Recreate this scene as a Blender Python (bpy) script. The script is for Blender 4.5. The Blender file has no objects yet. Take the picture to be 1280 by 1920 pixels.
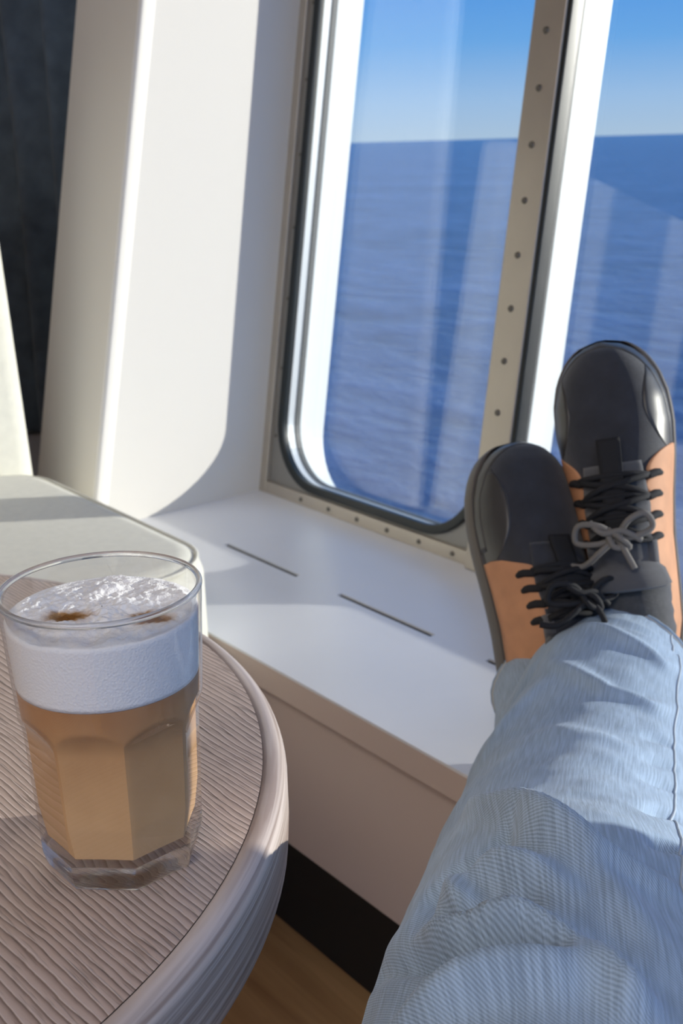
import bpy, bmesh, math, random
from mathutils import Vector, Matrix, noise

random.seed(7)
scene = bpy.context.scene
C = scene.collection
V = Vector
PI = math.pi

# ------------------------------------------------------------------ camera
CAM_POS = V((0.0, 0.0, 0.86))
CR = V((0.6270, 0.7786, -0.0261)); CU = V((-0.2234, 0.2118, 0.9514)); CF = V((-0.7463, 0.5907, -0.3068))
cam_data = bpy.data.cameras.new('camera')
cam = bpy.data.objects.new('camera', cam_data)
C.objects.link(cam)
m = Matrix.Identity(4)
for i in range(3):
    m[i][0] = CR[i]; m[i][1] = CU[i]; m[i][2] = -CF[i]; m[i][3] = CAM_POS[i]
cam.matrix_world = m
cam_data.sensor_fit = 'VERTICAL'
cam_data.sensor_height = 36.0
cam_data.lens = 2147.7 / 1920 * 36.0
cam_data.clip_start = 0.02
cam_data.clip_end = 100000
cam_data.dof.use_dof = True
cam_data.dof.focus_distance = 0.52
cam_data.dof.aperture_fstop = 18.0
scene.camera = cam

# ------------------------------------------------------------------ sky, sun, exposure
world = bpy.data.worlds.new('sky')
scene.world = world
world.use_nodes = True
nt = world.node_tree
nt.nodes.clear()
wo = nt.nodes.new('ShaderNodeOutputWorld')
bg = nt.nodes.new('ShaderNodeBackground')
tc = nt.nodes.new('ShaderNodeTexCoord')
sx = nt.nodes.new('ShaderNodeSeparateXYZ')
rp = nt.nodes.new('ShaderNodeValToRGB')
nt.links.new(tc.outputs['Generated'], sx.inputs[0])
nt.links.new(sx.outputs['Z'], rp.inputs[0])
nt.links.new(rp.outputs[0], bg.inputs[0])
nt.links.new(bg.outputs[0], wo.inputs[0])
el = rp.color_ramp.elements
el[0].position = 0.0; el[0].color = (0.36, 0.48, 0.63, 1)
el[1].position = 1.0; el[1].color = (0.08, 0.24, 0.62, 1)
for p, c in ((0.03, (0.29, 0.45, 0.68, 1)), (0.075, (0.125, 0.34, 0.69, 1)), (0.13, (0.065, 0.26, 0.67, 1)), (0.4, (0.07, 0.26, 0.66, 1))):
    e = el.new(p); e.color = c
bg.inputs[1].default_value = 1.0

SUN_TO = V((0.57, 1.0, 0.165)).normalized()
sd = bpy.data.lights.new('sun', 'SUN')
sd.energy = 4.3
sd.color = (1.0, 0.94, 0.85)
sd.angle = math.radians(0.55)
sun = bpy.data.objects.new('sun', sd)
C.objects.link(sun)
sun.rotation_euler = SUN_TO.to_track_quat('Z', 'Y').to_euler()
sun.location = SUN_TO * 20

# unseen fill lights added overhead to lift the shade (surrounds built with the ceiling)
FILL_LIGHTS = [(0.55, -0.9), (0.55, -2.8)]
for lx, ly in FILL_LIGHTS:
    ld = bpy.data.lights.new('fill_light', 'AREA')
    ld.shape = 'RECTANGLE'; ld.size = 1.2; ld.size_y = 0.6
    ld.energy = 14.5; ld.color = (1.0, 0.93, 0.85)
    lo = bpy.data.objects.new('fill_light', ld); C.objects.link(lo)
    lo.location = (lx, ly, 2.325)

scene.view_settings.view_transform = 'Standard'
scene.view_settings.look = 'None'
scene.view_settings.exposure = 0.46
scene.view_settings.gamma = 1.0
scene.view_settings.use_curve_mapping = False
scene.cycles.use_denoising = True
scene.cycles.max_bounces = 14
scene.cycles.transparent_max_bounces = 24
scene.cycles.transmission_bounces = 12

# ------------------------------------------------------------------ helpers
class MB:
    def __init__(self):
        self.v = []; self.f = []; self.uv = {}
    def add(self, vs, fs):
        o = len(self.v)
        self.v += [tuple(p) for p in vs]
        self.f += [tuple(i + o for i in q) for q in fs]
        return o
    def box(self, x0, x1, y0, y1, z0, z1, fn=None):
        vs = [(x, y, z) for z in (z0, z1) for y in (y0, y1) for x in (x0, x1)]
        if fn: vs = [fn(*p) for p in vs]
        self.add(vs, [(0, 2, 3, 1), (4, 5, 7, 6), (0, 1, 5, 4), (2, 6, 7, 3), (0, 4, 6, 2), (1, 3, 7, 5)])
    def tube(self, pts, r, n=8, closed=False, cap=True):
        pts = [V(p) for p in pts]
        L = len(pts)
        rings = []
        prev = None
        for i, p in enumerate(pts):
            a = pts[i - 1] if (i > 0 or closed) else p
            b = pts[(i + 1) % L] if (i < L - 1 or closed) else p
            t = (b - a).normalized()
            if prev is None:
                ref = V((0, 0, 1)) if abs(t.z) < 0.9 else V((1, 0, 0))
            else:
                ref = prev
            nrm = (ref - t * ref.dot(t)).normalized()
            prev = nrm
            bn = t.cross(nrm)
            rr = r[i] if isinstance(r, (list, tuple)) else r
            rings.append([p + (nrm * math.cos(2 * PI * j / n) + bn * math.sin(2 * PI * j / n)) * rr for j in range(n)])
        vs = [q for ring in rings for q in ring]
        fs = []
        for i in range(L if closed else L - 1):
            k2 = (i + 1) % L
            for j in range(n):
                fs.append((i * n + j, i * n + (j + 1) % n, k2 * n + (j + 1) % n, k2 * n + j))
        if cap and not closed:
            fs.append(tuple(range(n - 1, -1, -1)))
            fs.append(tuple((L - 1) * n + j for j in range(n)))
        self.add(vs, fs)
    def grid(self, rows, wrap=False, flip=False):
        n = len(rows[0])
        vs = [p for r in rows for p in r]
        fs = []
        for i in range(len(rows) - 1):
            for j in range(n if wrap else n - 1):
                q = (i * n + j, i * n + (j + 1) % n, (i + 1) * n + (j + 1) % n, (i + 1) * n + j)
                fs.append(q[::-1] if flip else q)
        return self.add(vs, fs)
    def lathe(self, prof, n=64, c=(0, 0, 0)):
        rows = [[(c[0] + r * math.cos(2 * PI * j / n), c[1] + r * math.sin(2 * PI * j / n), c[2] + z) for j in range(n)] for r, z in prof]
        self.grid(rows, wrap=True)
    def build(self, name, mat, parent=None, smooth=False, bevel=0, seg=3, subsurf=0, solid=0, sangle=None, clean=True):
        me = bpy.data.meshes.new(name)
        me.from_pydata(self.v, [], self.f)
        me.validate()
        o = bpy.data.objects.new(name, me)
        C.objects.link(o)
        if clean:
            b = bmesh.new(); b.from_mesh(me)
            bmesh.ops.remove_doubles(b, verts=b.verts, dist=1e-6)
            bmesh.ops.recalc_face_normals(b, faces=b.faces)
            b.to_mesh(me); b.free()
        if mat: me.materials.append(mat)
        if smooth:
            for p in me.polygons: p.use_smooth = True
            if sangle is not None: me.set_sharp_from_angle(angle=sangle)
        if solid:
            md = o.modifiers.new('thickness', 'SOLIDIFY'); md.thickness = solid; md.offset = 0
        if bevel:
            md = o.modifiers.new('bevel', 'BEVEL'); md.width = bevel; md.segments = seg; md.limit_method = 'ANGLE'
            for p in me.polygons: p.use_smooth = True
            md.harden_normals = False
            w = o.modifiers.new('wn', 'WEIGHTED_NORMAL')
        if subsurf:
            md = o.modifiers.new('subd', 'SUBSURF'); md.levels = subsurf; md.render_levels = subsurf
        if parent: o.parent = parent
        return o

def empty(name, loc=(0, 0, 0)):
    o = bpy.data.objects.new(name, None)
    C.objects.link(o); o.location = loc
    o.empty_display_size = 0.05
    return o

def tag(o, label=None, cat=None, group=None, kind=None):
    if label: o['label'] = label
    if cat: o['category'] = cat
    if group: o['group'] = group
    if kind: o['kind'] = kind
    return o

def rrect(u0, u1, v0, v1, r, n=10, inset=0.0):
    u0 += inset; u1 -= inset; v0 += inset; v1 -= inset
    r = max(r - inset, 0.002)
    pts = []
    for cx, cy, a0 in ((u0 + r, v0 + r, PI), (u1 - r, v0 + r, 1.5 * PI), (u1 - r, v1 - r, 0), (u0 + r, v1 - r, 0.5 * PI)):
        for i in range(n + 1):
            a = a0 + 0.5 * PI * i / n
            pts.append((cx + r * math.cos(a), cy + r * math.sin(a)))
    return pts

def interp(tab, t):
    if t <= tab[0][0]: return tab[0][1]
    for (a, va), (b, vb) in zip(tab, tab[1:]):
        if t <= b:
            x = (t - a) / (b - a)
            return va + (vb - va) * x
    return tab[-1][1]

def crom(P, n):
    """Catmull-Rom through tuples, n samples per span"""
    out = []
    for i in range(len(P) - 1):
        p0 = P[max(i - 1, 0)]; p1 = P[i]; p2 = P[i + 1]; p3 = P[min(i + 2, len(P) - 1)]
        for k in range(n):
            t = k / n
            out.append(tuple(0.5 * (2 * b + (c - a) * t + (2 * a - 5 * b + 4 * c - d) * t * t + (3 * b - a - 3 * c + d) * t ** 3) for a, b, c, d in zip(p0, p1, p2, p3)))
    out.append(tuple(P[-1]))
    return out

# ------------------------------------------------------------------ materials
def mat(name, col, rough=0.5, metal=0.0, spec=0.5, var=0.0, vscale=8.0, bump=0.0, bscale=200.0, sheen=0.0, coat=0.0, stretch=None):
    M = bpy.data.materials.new(name); M.use_nodes = True
    n = M.node_tree.nodes; l = M.node_tree.links
    b = n['Principled BSDF']
    b.inputs['Base Color'].default_value = (*col, 1)
    b.inputs['Roughness'].default_value = rough
    b.inputs['Metallic'].default_value = metal
    b.inputs['Specular IOR Level'].default_value = spec
    b.inputs['Sheen Weight'].default_value = sheen
    b.inputs['Coat Weight'].default_value = coat
    t = n.new('ShaderNodeTexCoord')
    src = t.outputs['Object']
    if stretch:
        mp = n.new('ShaderNodeMapping'); mp.inputs['Scale'].default_value = stretch
        l.new(src, mp.inputs[0]); src = mp.outputs[0]
    if var:
        ns = n.new('ShaderNodeTexNoise'); ns.inputs['Scale'].default_value = vscale; ns.inputs['Detail'].default_value = 4
        l.new(src, ns.inputs['Vector'])
        r = n.new('ShaderNodeValToRGB')
        r.color_ramp.elements[0].position = 0.3; r.color_ramp.elements[1].position = 0.7
        r.color_ramp.elements[0].color = (*[c * (1 - var) for c in col], 1)
        r.color_ramp.elements[1].color = (*[min(1, c * (1 + var)) for c in col], 1)
        l.new(ns.outputs[0], r.inputs[0]); l.new(r.outputs[0], b.inputs['Base Color'])
    if bump:
        ns = n.new('ShaderNodeTexNoise'); ns.inputs['Scale'].default_value = bscale; ns.inputs['Detail'].default_value = 3
        l.new(src, ns.inputs['Vector'])
        bp = n.new('ShaderNodeBump'); bp.inputs['Strength'].default_value = bump; bp.inputs['Distance'].default_value = 0.001
        l.new(ns.outputs[0], bp.inputs['Height']); l.new(bp.outputs[0], b.inputs['Normal'])
    return M

def clear_mat(name, ior=1.45, tint=(1, 1, 1), rough=0.0, mult=1.0):
    """clear pane: Fresnel mix of straight transmission and mirror"""
    M = bpy.data.materials.new(name); M.use_nodes = True
    n = M.node_tree.nodes; l = M.node_tree.links
    n.clear()
    out = n.new('ShaderNodeOutputMaterial'); mx = n.new('ShaderNodeMixShader')
    tr = n.new('ShaderNodeBsdfTransparent'); tr.inputs[0].default_value = (*tint, 1)
    gl = n.new('ShaderNodeBsdfGlossy'); gl.inputs['Roughness'].default_value = rough
    f0 = ((ior - 1) / (ior + 1)) ** 2
    lw = n.new('ShaderNodeLayerWeight'); lw.inputs['Blend'].default_value = 0.5
    pw = n.new('ShaderNodeMath'); pw.operation = 'POWER'; pw.inputs[1].default_value = 5.0
    mu = n.new('ShaderNodeMath'); mu.operation = 'MULTIPLY_ADD'; mu.inputs[1].default_value = (1 - f0) * mult; mu.inputs[2].default_value = f0 * mult
    l.new(lw.outputs['Facing'], pw.inputs[0]); l.new(pw.outputs[0], mu.inputs[0]); l.new(mu.outputs[0], mx.inputs[0])
    l.new(tr.outputs[0], mx.inputs[1]); l.new(gl.outputs[0], mx.inputs[2]); l.new(mx.outputs[0], out.inputs[0])
    return M

M_REVEAL = mat('warm_white_panel', (0.80, 0.77, 0.71), 0.55, bump=0.03, bscale=60)
M_SILL = mat('sill_laminate', (0.80, 0.81, 0.84), 0.30, var=0.03, vscale=5)
M_RISER = mat('taupe_panel', (0.60, 0.49, 0.43), 0.6, var=0.03, vscale=3)
M_BLACK = mat('black_kickboard', (0.006, 0.006, 0.007), 0.6)
M_WALLIN = mat('lounge_wall_paint', (0.60, 0.58, 0.55), 0.7)
M_CEIL = mat('ceiling_paint', (0.75, 0.74, 0.72), 0.7)
M_FLANGE = mat('champagne_metal', (0.50, 0.45, 0.38), 0.38, metal=0.55, var=0.04, vscale=20)
M_PLATE = mat('frame_plate_metal', (0.30, 0.29, 0.27), 0.45, metal=0.5)
M_SEAL = mat('black_rubber', (0.008, 0.012, 0.012), 0.35)
M_GASKET = mat('dark_gasket', (0.075, 0.080, 0.080), 0.5)
M_SPACER = mat('aluminium_spacer', (0.78, 0.82, 0.82), 0.35, metal=0.25)
M_JAMB = mat('white_hull_paint', (0.82, 0.86, 0.84), 0.45, bump=0.05, bscale=40)
M_SCREW = mat('screw_steel', (0.16, 0.15, 0.13), 0.35, metal=0.8)
M_PANE = clear_mat('window_glass', 1.5, (0.96, 0.98, 0.98), mult=2.1)
M_CURTAIN = mat('dark_teal_curtain', (0.085, 0.118, 0.155), 0.85, var=0.2, vscale=30, bump=0.3, bscale=500, sheen=0.15)
M_FABRIC = mat('cream_upholstery', (0.72, 0.70, 0.60), 0.9, var=0.04, vscale=90, bump=0.35, bscale=900, sheen=0.2)
M_STEEL = mat('brushed_steel', (0.45, 0.45, 0.46), 0.35, metal=0.9)

# oak strip floor
def wood_floor():
    M = bpy.data.materials.new('brown_wood_floor'); M.use_nodes = True
    n = M.node_tree.nodes; l = M.node_tree.links; b = n['Principled BSDF']
    t = n.new('ShaderNodeTexCoord'); mp = n.new('ShaderNodeMapping'); mp.inputs['Scale'].default_value = (3, 40, 3)
    l.new(t.outputs['Object'], mp.inputs[0])
    ns = n.new('ShaderNodeTexNoise'); ns.inputs['Scale'].default_value = 1.0; ns.inputs['Detail'].default_value = 6; ns.inputs['Distortion'].default_value = 0.6
    l.new(mp.outputs[0], ns.inputs['Vector'])
    r = n.new('ShaderNodeValToRGB')
    r.color_ramp.elements[0].position = 0.3; r.color_ramp.elements[0].color = (0.40, 0.20, 0.075, 1)
    r.color_ramp.elements[1].position = 0.7; r.color_ramp.elements[1].color = (0.72, 0.42, 0.18, 1)
    l.new(ns.outputs[0], r.inputs[0]); l.new(r.outputs[0], b.inputs['Base Color'])
    b.inputs['Roughness'].default_value = 0.45
    return M
M_FLOOR = wood_floor()

def table_wood(name, side=False):
    """ash veneer: brown-grey with narrow pale/dark grain lines"""
    M = bpy.data.materials.new(name); M.use_nodes = True
    n = M.node_tree.nodes; l = M.node_tree.links; b = n['Principled BSDF']
    t = n.new('ShaderNodeTexCoord')
    mp = n.new('ShaderNodeMapping')
    mp.inputs['Rotation'].default_value = (0, 0, math.radians(-3))
    l.new(t.outputs['Object'], mp.inputs[0])
    # slow warp of the grain
    wn = n.new('ShaderNodeTexNoise'); wn.inputs['Scale'].default_value = 5.0; wn.inputs['Detail'].default_value = 3
    st = n.new('ShaderNodeMapping'); st.inputs['Scale'].default_value = (0.8, 2.0, 1.0)
    l.new(mp.outputs[0], st.inputs[0]); l.new(st.outputs[0], wn.inputs['Vector'])
    sp = n.new('ShaderNodeSeparateXYZ'); l.new(mp.outputs[0], sp.inputs[0])
    md = n.new('ShaderNodeMath'); md.operation = 'MULTIPLY_ADD'; md.inputs[1].default_value = 0.030
    l.new(wn.outputs[0], md.inputs[0]); l.new(sp.outputs['Y'], md.inputs[2])
    # fine wobble
    w2 = n.new('ShaderNodeTexNoise'); w2.inputs['Scale'].default_value = 1.0; w2.inputs['Detail'].default_value = 3
    s2 = n.new('ShaderNodeMapping'); s2.inputs['Scale'].default_value = (60, 160, 60)
    l.new(mp.outputs[0], s2.inputs[0]); l.new(s2.outputs[0], w2.inputs['Vector'])
    m2 = n.new('ShaderNodeMath'); m2.operation = 'MULTIPLY_ADD'; m2.inputs[1].default_value = 0.0016
    l.new(w2.outputs[0], m2.inputs[0]); l.new(md.outputs[0], m2.inputs[2])
    ml = n.new('ShaderNodeMath'); ml.operation = 'MULTIPLY'; ml.inputs[1].default_value = 1.0 / 0.0034
    l.new(m2.outputs[0], ml.inputs[0])
    fr = n.new('ShaderNodeMath'); fr.operation = 'FRACT'; l.new(ml.outputs[0], fr.inputs[0])
    r = n.new('ShaderNodeValToRGB'); cr = r.color_ramp
    cr.elements[0].position = 0.0; cr.elements[0].color = (0.20, 0.140, 0.110, 1)
    cr.elements[1].position = 1.0; cr.elements[1].color = (0.20, 0.140, 0.110, 1)
    for p, c in ((0.14, (0.72, 0.60, 0.53, 1)), (0.26, (0.58, 0.455, 0.39, 1)), (0.6, (0.52, 0.395, 0.33, 1)), (0.86, (0.38, 0.275, 0.225, 1))):
        e = cr.elements.new(p); e.color = c
    l.new(fr.outputs[0], r.inputs[0])
    # short dark pores
    pn = n.new('ShaderNodeTexNoise'); pn.inputs['Scale'].default_value = 1.0; pn.inputs['Detail'].default_value = 2
    s3 = n.new('ShaderNodeMapping'); s3.inputs['Scale'].default_value = (45, 700, 200)
    l.new(mp.outputs[0], s3.inputs[0]); l.new(s3.outputs[0], pn.inputs['Vector'])
    pr = n.new('ShaderNodeValToRGB'); pr.color_ramp.elements[0].position = 0.30; pr.color_ramp.elements[1].position = 0.46
    pr.color_ramp.elements[0].color = (0.55, 0.55, 0.55, 1); pr.color_ramp.elements[1].color = (1, 1, 1, 1)
    l.new(pn.outputs[0], pr.inputs[0])
    mx = n.new('ShaderNodeMix'); mx.data_type = 'RGBA'; mx.blend_type = 'MULTIPLY'; mx.inputs['Factor'].default_value = 0.8
    l.new(r.outputs[0], mx.inputs['A']); l.new(pr.outputs[0], mx.inputs['B'])
    l.new(mx.outputs['Result'], b.inputs['Base Color'])
    bp = n.new('ShaderNodeBump'); bp.inputs['Strength'].default_value = 0.55; bp.inputs['Distance'].default_value = 0.0006
    bw = n.new('ShaderNodeRGBToBW'); l.new(mx.outputs['Result'], bw.inputs[0])
    b3 = n.new('ShaderNodeMath'); b3.operation = 'MULTIPLY'; b3.inputs[1].default_value = 3.0
    l.new(bw.outputs[0], b3.inputs[0]); l.new(b3.outputs[0], bp.inputs['Height']); l.new(bp.outputs[0], b.inputs['Normal'])
    b.inputs['Roughness'].default_value = 0.42
    return M
M_WOOD = table_wood('ash_veneer')

# ------------------------------------------------------------------ sea
def sea_mat():
    M = bpy.data.materials.new('sea_water'); M.use_nodes = True
    n = M.node_tree.nodes; l = M.node_tree.links; b = n['Principled BSDF']
    b.inputs['Roughness'].default_value = 0.22
    b.inputs['IOR'].default_value = 1.33
    t = n.new('ShaderNodeTexCoord')
    mp = n.new('ShaderNodeMapping'); mp.inputs['Rotation'].default_value = (0, 0, math.radians(52)); mp.inputs['Scale'].default_value = (0.10, 0.25, 0.1)
    l.new(t.outputs['Object'], mp.inputs[0])
    a = n.new('ShaderNodeTexNoise'); a.inputs['Scale'].default_value = 1.0; a.inputs['Detail'].default_value = 7; a.inputs['Roughness'].default_value = 0.62
    l.new(mp.outputs[0], a.inputs['Vector'])
    mp2 = n.new('ShaderNodeMapping'); mp2.inputs['Rotation'].default_value = (0, 0, math.radians(38)); mp2.inputs['Scale'].default_value = (0.008, 0.028, 0.01)
    l.new(t.outputs['Object'], mp2.inputs[0])
    c = n.new('ShaderNodeTexNoise'); c.inputs['Scale'].default_value = 1.0; c.inputs['Detail'].default_value = 4
    l.new(mp2.outputs[0], c.inputs['Vector'])
    ad = n.new('ShaderNodeMath'); ad.operation = 'MULTIPLY_ADD'; ad.inputs[1].default_value = 0.5
    l.new(c.outputs[0], ad.inputs[0]); l.new(a.outputs[0], ad.inputs[2])
    r = n.new('ShaderNodeValToRGB')
    r.color_ramp.elements[0].position = 0.50; r.color_ramp.elements[0].color = (0.014, 0.046, 0.135, 1)
    r.color_ramp.elements[1].position = 1.0; r.color_ramp.elements[1].color = (0.17, 0.235, 0.40, 1)
    l.new(ad.outputs[0], r.inputs[0]); l.new(r.outputs[0], b.inputs['Base Color'])
    bp = n.new('ShaderNodeBump'); bp.inputs['Strength'].default_value = 0.8; bp.inputs['Distance'].default_value = 2.2
    l.new(a.outputs[0], bp.inputs['Height']); l.new(bp.outputs[0], b.inputs['Normal'])
    return M
sm = MB()
S = 45000
sm.add([(-S, -S, -17), (S, -S, -17), (S, S, -17), (-S, S, -17)], [(0, 1, 2, 3)])
sea = sm.build('sea', sea_mat())
tag(sea, 'rippled deep blue sea stretching out to the horizon outside the windows', 'sea', kind='stuff')

# ------------------------------------------------------------------ room shell
SILL = 0.341; SILL_F = 0.616; WALL_Y = 0.985; K = 0.16
UV = V((1, 0, 0)); VV = V((0, K, 1)).normalized(); WV = V((0, 1, -K)).normalized()
O = V((0, WALL_Y, SILL))
def W(u, v, w=0.0):
    return O + UV * u + VV * v + WV * w

b = MB(); b.box(-5, 1.3, -5, 0.66, -0.05, 0.0)
tag(b.build('floor', M_FLOOR), 'brown wood floor under the round table', kind='structure')
b = MB(); b.box(-5, 1.3, -5, 1.45, 2.35, 2.42)
tag(b.build('ceiling', M_CEIL), 'pale ceiling of the lounge', kind='structure')
for nm_, bx_, lb_ in (('wall_back', (-5, 1.3, -5.05, -5, 0, 2.35), 'plain warm wall at the far side of the lounge'), ('wall_end', (-5.05, -5, -5, 1.45, 0, 2.35), 'plain warm wall at the left end of the lounge')):
    b = MB(); b.box(*bx_); tag(b.build(nm_, M_WALLIN), lb_, kind='structure')
# unseen glazed end, added on the right to let in sky light as fill
w3 = empty('fill_window', (1.3, -1.8, 0)); tag(w3, 'added unseen glazed end with slim mullions that lets in fill light', kind='structure')
for i_ in range(6):
    yy = 1.0 - 1.2 * i_ + 1.8
    b = MB(); b.box(-0.02, 0.02, yy - 0.02, yy + 0.02, 0.0, 2.35); b.build('mullion', M_FLANGE, w3)
    if i_ < 5:
        b = MB(); b.box(-0.003, 0.003, yy - 1.18, yy - 0.02, 0.03, 2.32); b.build('glass_pane', M_PANE, w3)
for i_, (lx, ly) in enumerate(FILL_LIGHTS):  # invented surrounds for the added fill lights
    b = MB()
    for q in ((-0.63, 0.63, -0.33, -0.30), (-0.63, 0.63, 0.30, 0.33), (-0.63, -0.60, -0.30, 0.30), (0.60, 0.63, -0.30, 0.30)):
        b.box(lx + q[0], lx + q[1], ly + q[2], ly + q[3], 2.315, 2.35)
    tag(b.build('trim_%d' % (i_ + 2), M_STEEL), 'metal surround of an added fill light on the ceiling', kind='structure')
# riser under the sill and the black kickboard
b = MB(); b.box(-5, 1.3, 0.627, 0.66, 0.121, 0.309)
tag(b.build('wall_riser', M_RISER, bevel=0.002), 'taupe panel under the white window ledge', kind='structure')
b = MB(); b.box(-5, 1.3, 0.634, 0.66, 0.0, 0.121)
tag(b.build('baseboard_window', M_BLACK), 'black kickboard along the floor under the ledge', kind='structure')

# sill: slab with vent slots
slots = [(-1.26 + 0.2475 * i, -1.26 + 0.2475 * i + 0.1645) for i in range(0, 12)]
SEAM = [-5.0, 1.3]
SY0, SY1 = 0.7905, 0.7985
sill = empty('trim_1', (0, SILL_F, SILL))
tag(sill, 'white laminate window ledge with narrow vent slots', kind='structure')
for i in range(1):
    x0, x1 = SEAM[i] + 0.0006, SEAM[i + 1] - 0.0006
    b = MB()
    T = 0.032
    def slab(xa, xb, ya, yb, z0=SILL - T, z1=SILL):
        b.box(xa, xb, ya - SILL_F, yb - SILL_F, z0 - SILL, z1 - SILL)
    slab(x0, x1, SILL_F + 0.012, SY0); slab(x0, x1, SILL_F, SILL_F + 0.012, SILL - 0.003); slab(x0, x1, SY1, 1.0)
    xs = x0
    for a, e in slots:
        if e <= x0 or a >= x1: continue
        a2, e2 = max(a, x0), min(e, x1)
        if a2 > xs: slab(xs, a2, SY0, SY1)
        xs = e2
    if xs < x1: slab(xs, x1, SY0, SY1)
    o = b.build('ledge_panel', M_SILL, sill, clean=False)
    for a, e in slots:
        if a >= x0 and e <= x1 or (a < x1 < e):
            b2 = MB(); b2.box(a + 0.0003, e - 0.0003, SY0 - SILL_F + 0.0003, SY1 - SILL_F - 0.0003, -T - 0.01, -0.0025)  # black fill stands in for the shade down in the slot
            b2.build('slot_shade_fill', M_BLACK, sill)
# small front nosing
b = MB(); b.box(-5, 1.3, 0.0, 0.012, -0.032, -0.0032)
b.build('edge_board', M_RISER, sill)

# left reveal: sloped post with a rounded corner
def post_y(z): return 0.690 + 0.203 * (z - 0.395)
b = MB()
rows = []
RB = 0.006; XB = -1.433
for z in (SILL - 0.004, 0.8, 1.4, 2.36):
    y = post_y(z); yb = WALL_Y + K * (z - SILL) + 0.02
    ring = [(-1.622, yb, z), (-1.622, y + 0.004, z), (-1.618, y, z)]
    ring.append((XB - RB - 0.001, y, z))
    for i in range(9):
        a = -PI / 2 + (PI / 2) * i / 8
        ring.append((XB - RB + RB * math.cos(a), y + RB + RB * math.sin(a), z))
    for dx_, dy_ in ((0.0, 0.001), (-0.0012, 0.0085), (-0.0020, 0.0090), (-0.0066, 0.0205), (-0.007, 0.0215)):
        ring.append((XB + dx_, y + RB + dy_, z))
    ring.append((-1.44, yb, z))
    rows.append(ring)
b.grid(rows, wrap=True)
post = b.build('wall_left', M_REVEAL, smooth=True, sangle=math.radians(12))
tag(post, 'warm white window reveal with a curved patch of sunlight', kind='structure')

# outer wall around the two windows (sloped), above, right and left of them
W1 = (-1.400, -0.978, 0.029, 1.36)
W2 = (-0.938, 0.115, 0.029, 1.36)
TOPV = 2.05
b = MB()
def wallbox(u0, u1, v0, v1, w0=0.001, w1=0.034):
    vs = [W(u, v, w) for w in (w0, w1) for v in (v0, v1) for u in (u0, u1)]
    b.add(vs, [(0, 2, 3, 1), (4, 5, 7, 6), (0, 1, 5, 4), (2, 6, 7, 3), (0, 4, 6, 2), (1, 3, 7, 5)])
wallbox(-5, -1.45, -0.5, TOPV); wallbox(0.172, 1.3, -0.5, TOPV); wallbox(-1.45, 0.172, 1.42, TOPV); wallbox(-1.45, 0.172, -0.5, -0.02)
wall = b.build('wall_window', M_REVEAL)
tag(wall, 'sloped outer wall that carries the ship windows', kind='structure')

def ring_faces(mb, outer, inner, w, flip=False):
    n = len(outer)
    vs = [W(p[0], p[1], w) for p in outer] + [W(p[0], p[1], w) for p in inner]
    mb.add(vs, [(i, (i + 1) % n, n + (i + 1) % n, n + i) for i in range(n)])

def ring_solid(mb, outer, inner, w0, w1):
    n = len(outer)
    vs = []
    for P, w in ((outer, w0), (inner, w0), (inner, w1), (outer, w1)):
        vs += [W(p[0], p[1], w) for p in P]
    fs = []
    for k in range(4):
        for i in range(n):
            a, c = k * n, ((k + 1) % 4) * n
            fs.append((a + i, a + (i + 1) % n, c + (i + 1) % n, c + i))
    mb.add(vs, fs)

def rect_like(u0, u1, v0, v1, inner):
    """project each inner contour point outwards onto a rectangle"""
    out = []
    cu = (inner[0][0] + inner[len(inner) // 2][0]) / 2
    n = len(inner) // 4
    for i, (u, v) in enumerate(inner):
        q, k = divmod(i, n)
        t = k / (n - 1)
        cor = ((u0, v0), (u1, v0), (u1, v1), (u0, v1))[q]
        if q == 0: p = (u0, v + (v0 - v) * min(1, 2 * t)) if t <= 0.5 else (u + (u0 - u) * (2 - 2 * t), v0)
        elif q == 1: p = (u + (u1 - u) * min(1, 2 * t), v0) if t <= 0.5 else (u1, v + (v0 - v) * (2 - 2 * t))
        elif q == 2: p = (u1, v + (v1 - v) * min(1, 2 * t)) if t <= 0.5 else (u + (u1 - u) * (2 - 2 * t), v1)
        else: p = (u + (u0 - u) * min(1, 2 * t), v1) if t <= 0.5 else (u0, v + (v1 - v) * (2 - 2 * t))
        out.append(p)
    return out

def screw(parent, u, v, w, r=0.0042):
    b = MB()
    c = W(u, v, w)
    prof = [(0.0001, -0.0007), (r * 0.35, -0.0008), (r * 0.45, -0.0022), (r * 0.8, -0.0018), (r, 0.0)]
    rows = []
    for rr, ww in prof:
        rows.append([c + UV * rr * math.cos(2 * PI * j / 12) + VV * rr * math.sin(2 * PI * j / 12) + WV * ww for j in range(12)])
    b.grid(rows, wrap=True)
    return b.build('screw', M_SCREW, parent, smooth=True)

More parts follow.
